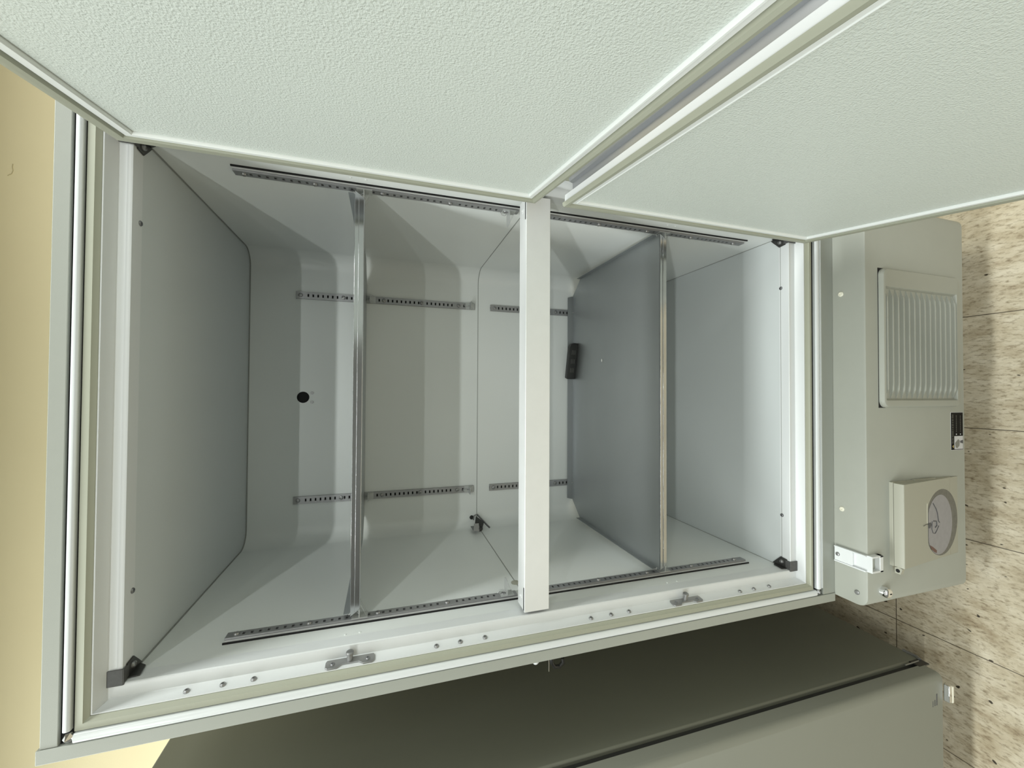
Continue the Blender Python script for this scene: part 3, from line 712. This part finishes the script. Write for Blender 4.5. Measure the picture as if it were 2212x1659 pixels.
bm = bmesh.new(); tube(bm, [(-0.372, 0.546, 1.240), (-0.382, 0.530, 1.230), (-0.394, 0.506, 1.218), (-0.398, 0.494, 1.213)], 0.0028, 10); tube(bm, [(-0.384, 0.535, 1.254), (-0.374, 0.544, 1.250), (-0.371, 0.546, 1.240)], 0.0022, 8); obj('rod', bm, M['galv'], BR)
bm = bmesh.new(); lathe(bm, (-0.396, 0.484, 1.244), (0.5, -0.8, 0), [(0.007, -0.003), (0.007, 0.004), (0.0035, 0.006), (0, 0.006)], 16); obj('knob', bm, M['black'], BR)
for ch in C.objects:
    if ch.parent is BR: ch.data.transform(Matrix.Translation((0.006, -0.008, 0.009)))
bm = bmesh.new(); lathe(bm, (-0.3772, 0.5502, 1.2640), (0.42, -1, 0), [(0.0062, -0.002), (0.0062, 0.001), (0.0055, 0.0018), (0.0040, 0.0018), (0.0036, 0.0010), (0.0022, 0.0012), (0, 0.0012)], 22)
wsh = obj('washer', bm, M['black'], None); tag(wsh, 'tiny black ring washer on the rear wall beside the bent metal bracket', 'washer')
# dark spacer behind the lower end of the left side rail
bm = bmesh.new(); lathe(bm, (-LW, 0.150, 1.2475), (1, 0, 0), [(0.0095, 0), (0.0095, 0.0015), (0.0065, 0.0022), (0, 0.0022)], 20)
tag(obj('wall_plug', bm, M['plastic'], None), 'round beige plug on the left side wall behind the divider bar', 'plug')

# small black device standing on the lower shelf
zs = 0.9172
DV = thing('black_device', 'small black plastic box with slots standing at the back of the lower shelf', 'device', (0.122, 0.52, zs))
ang = math.radians(-12.5)
def DVP(x, y, z): 
    c, s = math.cos(ang), math.sin(ang); return Vector((0.122 + x * c - y * s, 0.5275 + x * s + y * c, zs + z))
hl, hw, hh = 0.0600, 0.0075, 0.0300
bm = bmesh.new()
prof = [(-hl, 0), (hl, 0), (hl, hh * 0.45), (hl - 0.004, hh * 0.8), (hl - 0.016, hh), (-hl + 0.002, hh), (-hl, hh - 0.002)]
extrude(bm, [DVP(x, -hw, z) for x, z in prof], DVP(0, hw, 0) - DVP(0, -hw, 0))
obj('device_body', bm, M['black'], DV, bevel=0.0010)
bm = bmesh.new(); prof2 = [(x * 0.965, 0.0012 + z * 0.93) for x, z in prof]
extrude(bm, [DVP(x, -hw - 0.0012, z) for x, z in prof2], DVP(0, 0.0014, 0) - DVP(0, 0, 0)); fp = obj('face_plate', bm, M['blackg'], DV)
for cx in (-0.030, 0.0, 0.030):
    bm = bmesh.new()
    for q in range(3):
        z = 0.0085 + q * 0.0052
        x0_ = cx - 0.0075; 
        extrude(bm, [DVP(x0_, -hw - 0.0016, z), DVP(x0_ + 0.015, -hw - 0.0016, z), DVP(x0_ + 0.015, -hw - 0.0016, z + 0.0011), DVP(x0_, -hw - 0.0016, z + 0.0011)], DVP(0, 0.0006, 0) - DVP(0, 0, 0))
    obj('port_slot', bm, M['slot'], fp)
bm = bmesh.new()
bmesh.ops.create_icosphere(bm, subdivisions=2, radius=0.0034)
for v in bm.verts: v.co = Vector((v.co.x * 1.5, v.co.y * 0.8, v.co.z * 0.45))
bmesh.ops.translate(bm, verts=bm.verts, vec=(0.1125, 0.352, 0.9170 + 0.0014))
tag(obj('crumb', bm, M['crumb'], None), 'tiny white crumb lying on the lower steel shelf', 'crumb')

# ------------------------------------------------------------------ the closed freezer on the left
NX = -0.70; NB = 0.132; NT = 1.945
NF = thing('neighbour_freezer', 'closed beige freezer standing to the left with its side panel in shade', 'freezer', (NX - 0.43, 0.36, 0))
NF.name = 'upright_freezer'
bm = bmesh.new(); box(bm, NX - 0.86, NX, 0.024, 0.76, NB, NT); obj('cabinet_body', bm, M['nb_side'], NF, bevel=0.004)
bm = bmesh.new(); box(bm, NX - 0.85, NX - 0.010, 0.004, 0.024, 0.160, NT - 0.01); obj('door_gasket', bm, M['blackg'], NF)
bm = bmesh.new()
def nring(z, ins):
    r = 0.014; x1 = NX - ins; x0n = NX - 0.86 + ins; y0 = -0.034 + ins; pts = [(x0n, 0.006, z)]
    for k in range(7):
        a = math.radians(180 + 90 * k / 6); pts.append((x0n + r + r * math.cos(a), y0 + r + r * math.sin(a), z))
    for k in range(7):
        a = math.radians(270 + 90 * k / 6); pts.append((x1 - r + r * math.cos(a), y0 + r + r * math.sin(a), z))
    pts.append((x1, 0.006, z)); return pts
v = loops(bm, [nring(0.152, 0.004), nring(0.155, 0.0), nring(NT - 0.006, 0.0), nring(NT, 0.004)]); bm.faces.new(v[0][::-1])
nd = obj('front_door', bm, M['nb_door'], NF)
bm = bmesh.new(); box(bm, NX - 0.003, NX + 0.0005, 0.002, 0.0245, 0.135, 0.175); hg = obj('hinge', bm, M['black'], NF, bevel=0.0005)
bm = bmesh.new(); tube(bm, [(NX + 0.0002, 0.018, 0.148), (NX + 0.0012, 0.016, 0.205)], 0.0016, 8); obj('hinge_pin', bm, M['zinc'], hg)
bm = bmesh.new(); tube(bm, [(NX + 0.001, 0.060, 0.134), (NX + 0.002, 0.030, 0.134), (NX + 0.001, 0.020, 0.140)], 0.004, 8); obj('foot_bracket', bm, M['zinc'], NF)
# small printed text low on the door
bm = bmesh.new()
def textrow(z, x_a, x_b, hgt):
    x = x_a
    while x < x_b:
        ww = random.uniform(0.0016, 0.0034); box(bm, x, min(x + ww, x_b), -0.0344, -0.0338, z, z + hgt); x += ww + 0.0009
textrow(0.176, NX - 0.073, NX - 0.044, 0.0042); textrow(0.184, NX - 0.073, NX - 0.058, 0.0035); textrow(0.192, NX - 0.074, NX - 0.060, 0.0024)
obj('printed_text', bm, M['ink'], nd)
# latch hardware sticking out under the door
bm = bmesh.new(); box(bm, NX - 0.068, NX - 0.026, -0.047, -0.030, 0.1340, 0.1410); la = obj('door_latch', bm, M['cream'], NF, bevel=0.002)
bm = bmesh.new(); box(bm, NX - 0.066, NX - 0.024, -0.046, -0.034, 0.1405, 0.1515); obj('latch_plate', bm, M['chrome'], la, bevel=0.001)
for sx in (0.22, 0.70):
    for y in (0.08, 0.66):
        x = NX - sx
        bm = bmesh.new(); box(bm, x - 0.03, x + 0.03, y - 0.03, y + 0.03, 0.10, NB + 0.001); cs = obj('caster', bm, M['zinc'], NF)
        bm = bmesh.new(); cyl(bm, (x - 0.016, y, 0.0525), (1, 0, 0), 0.0525, 0.032, 24); obj('wheel', bm, M['rubber'], cs)
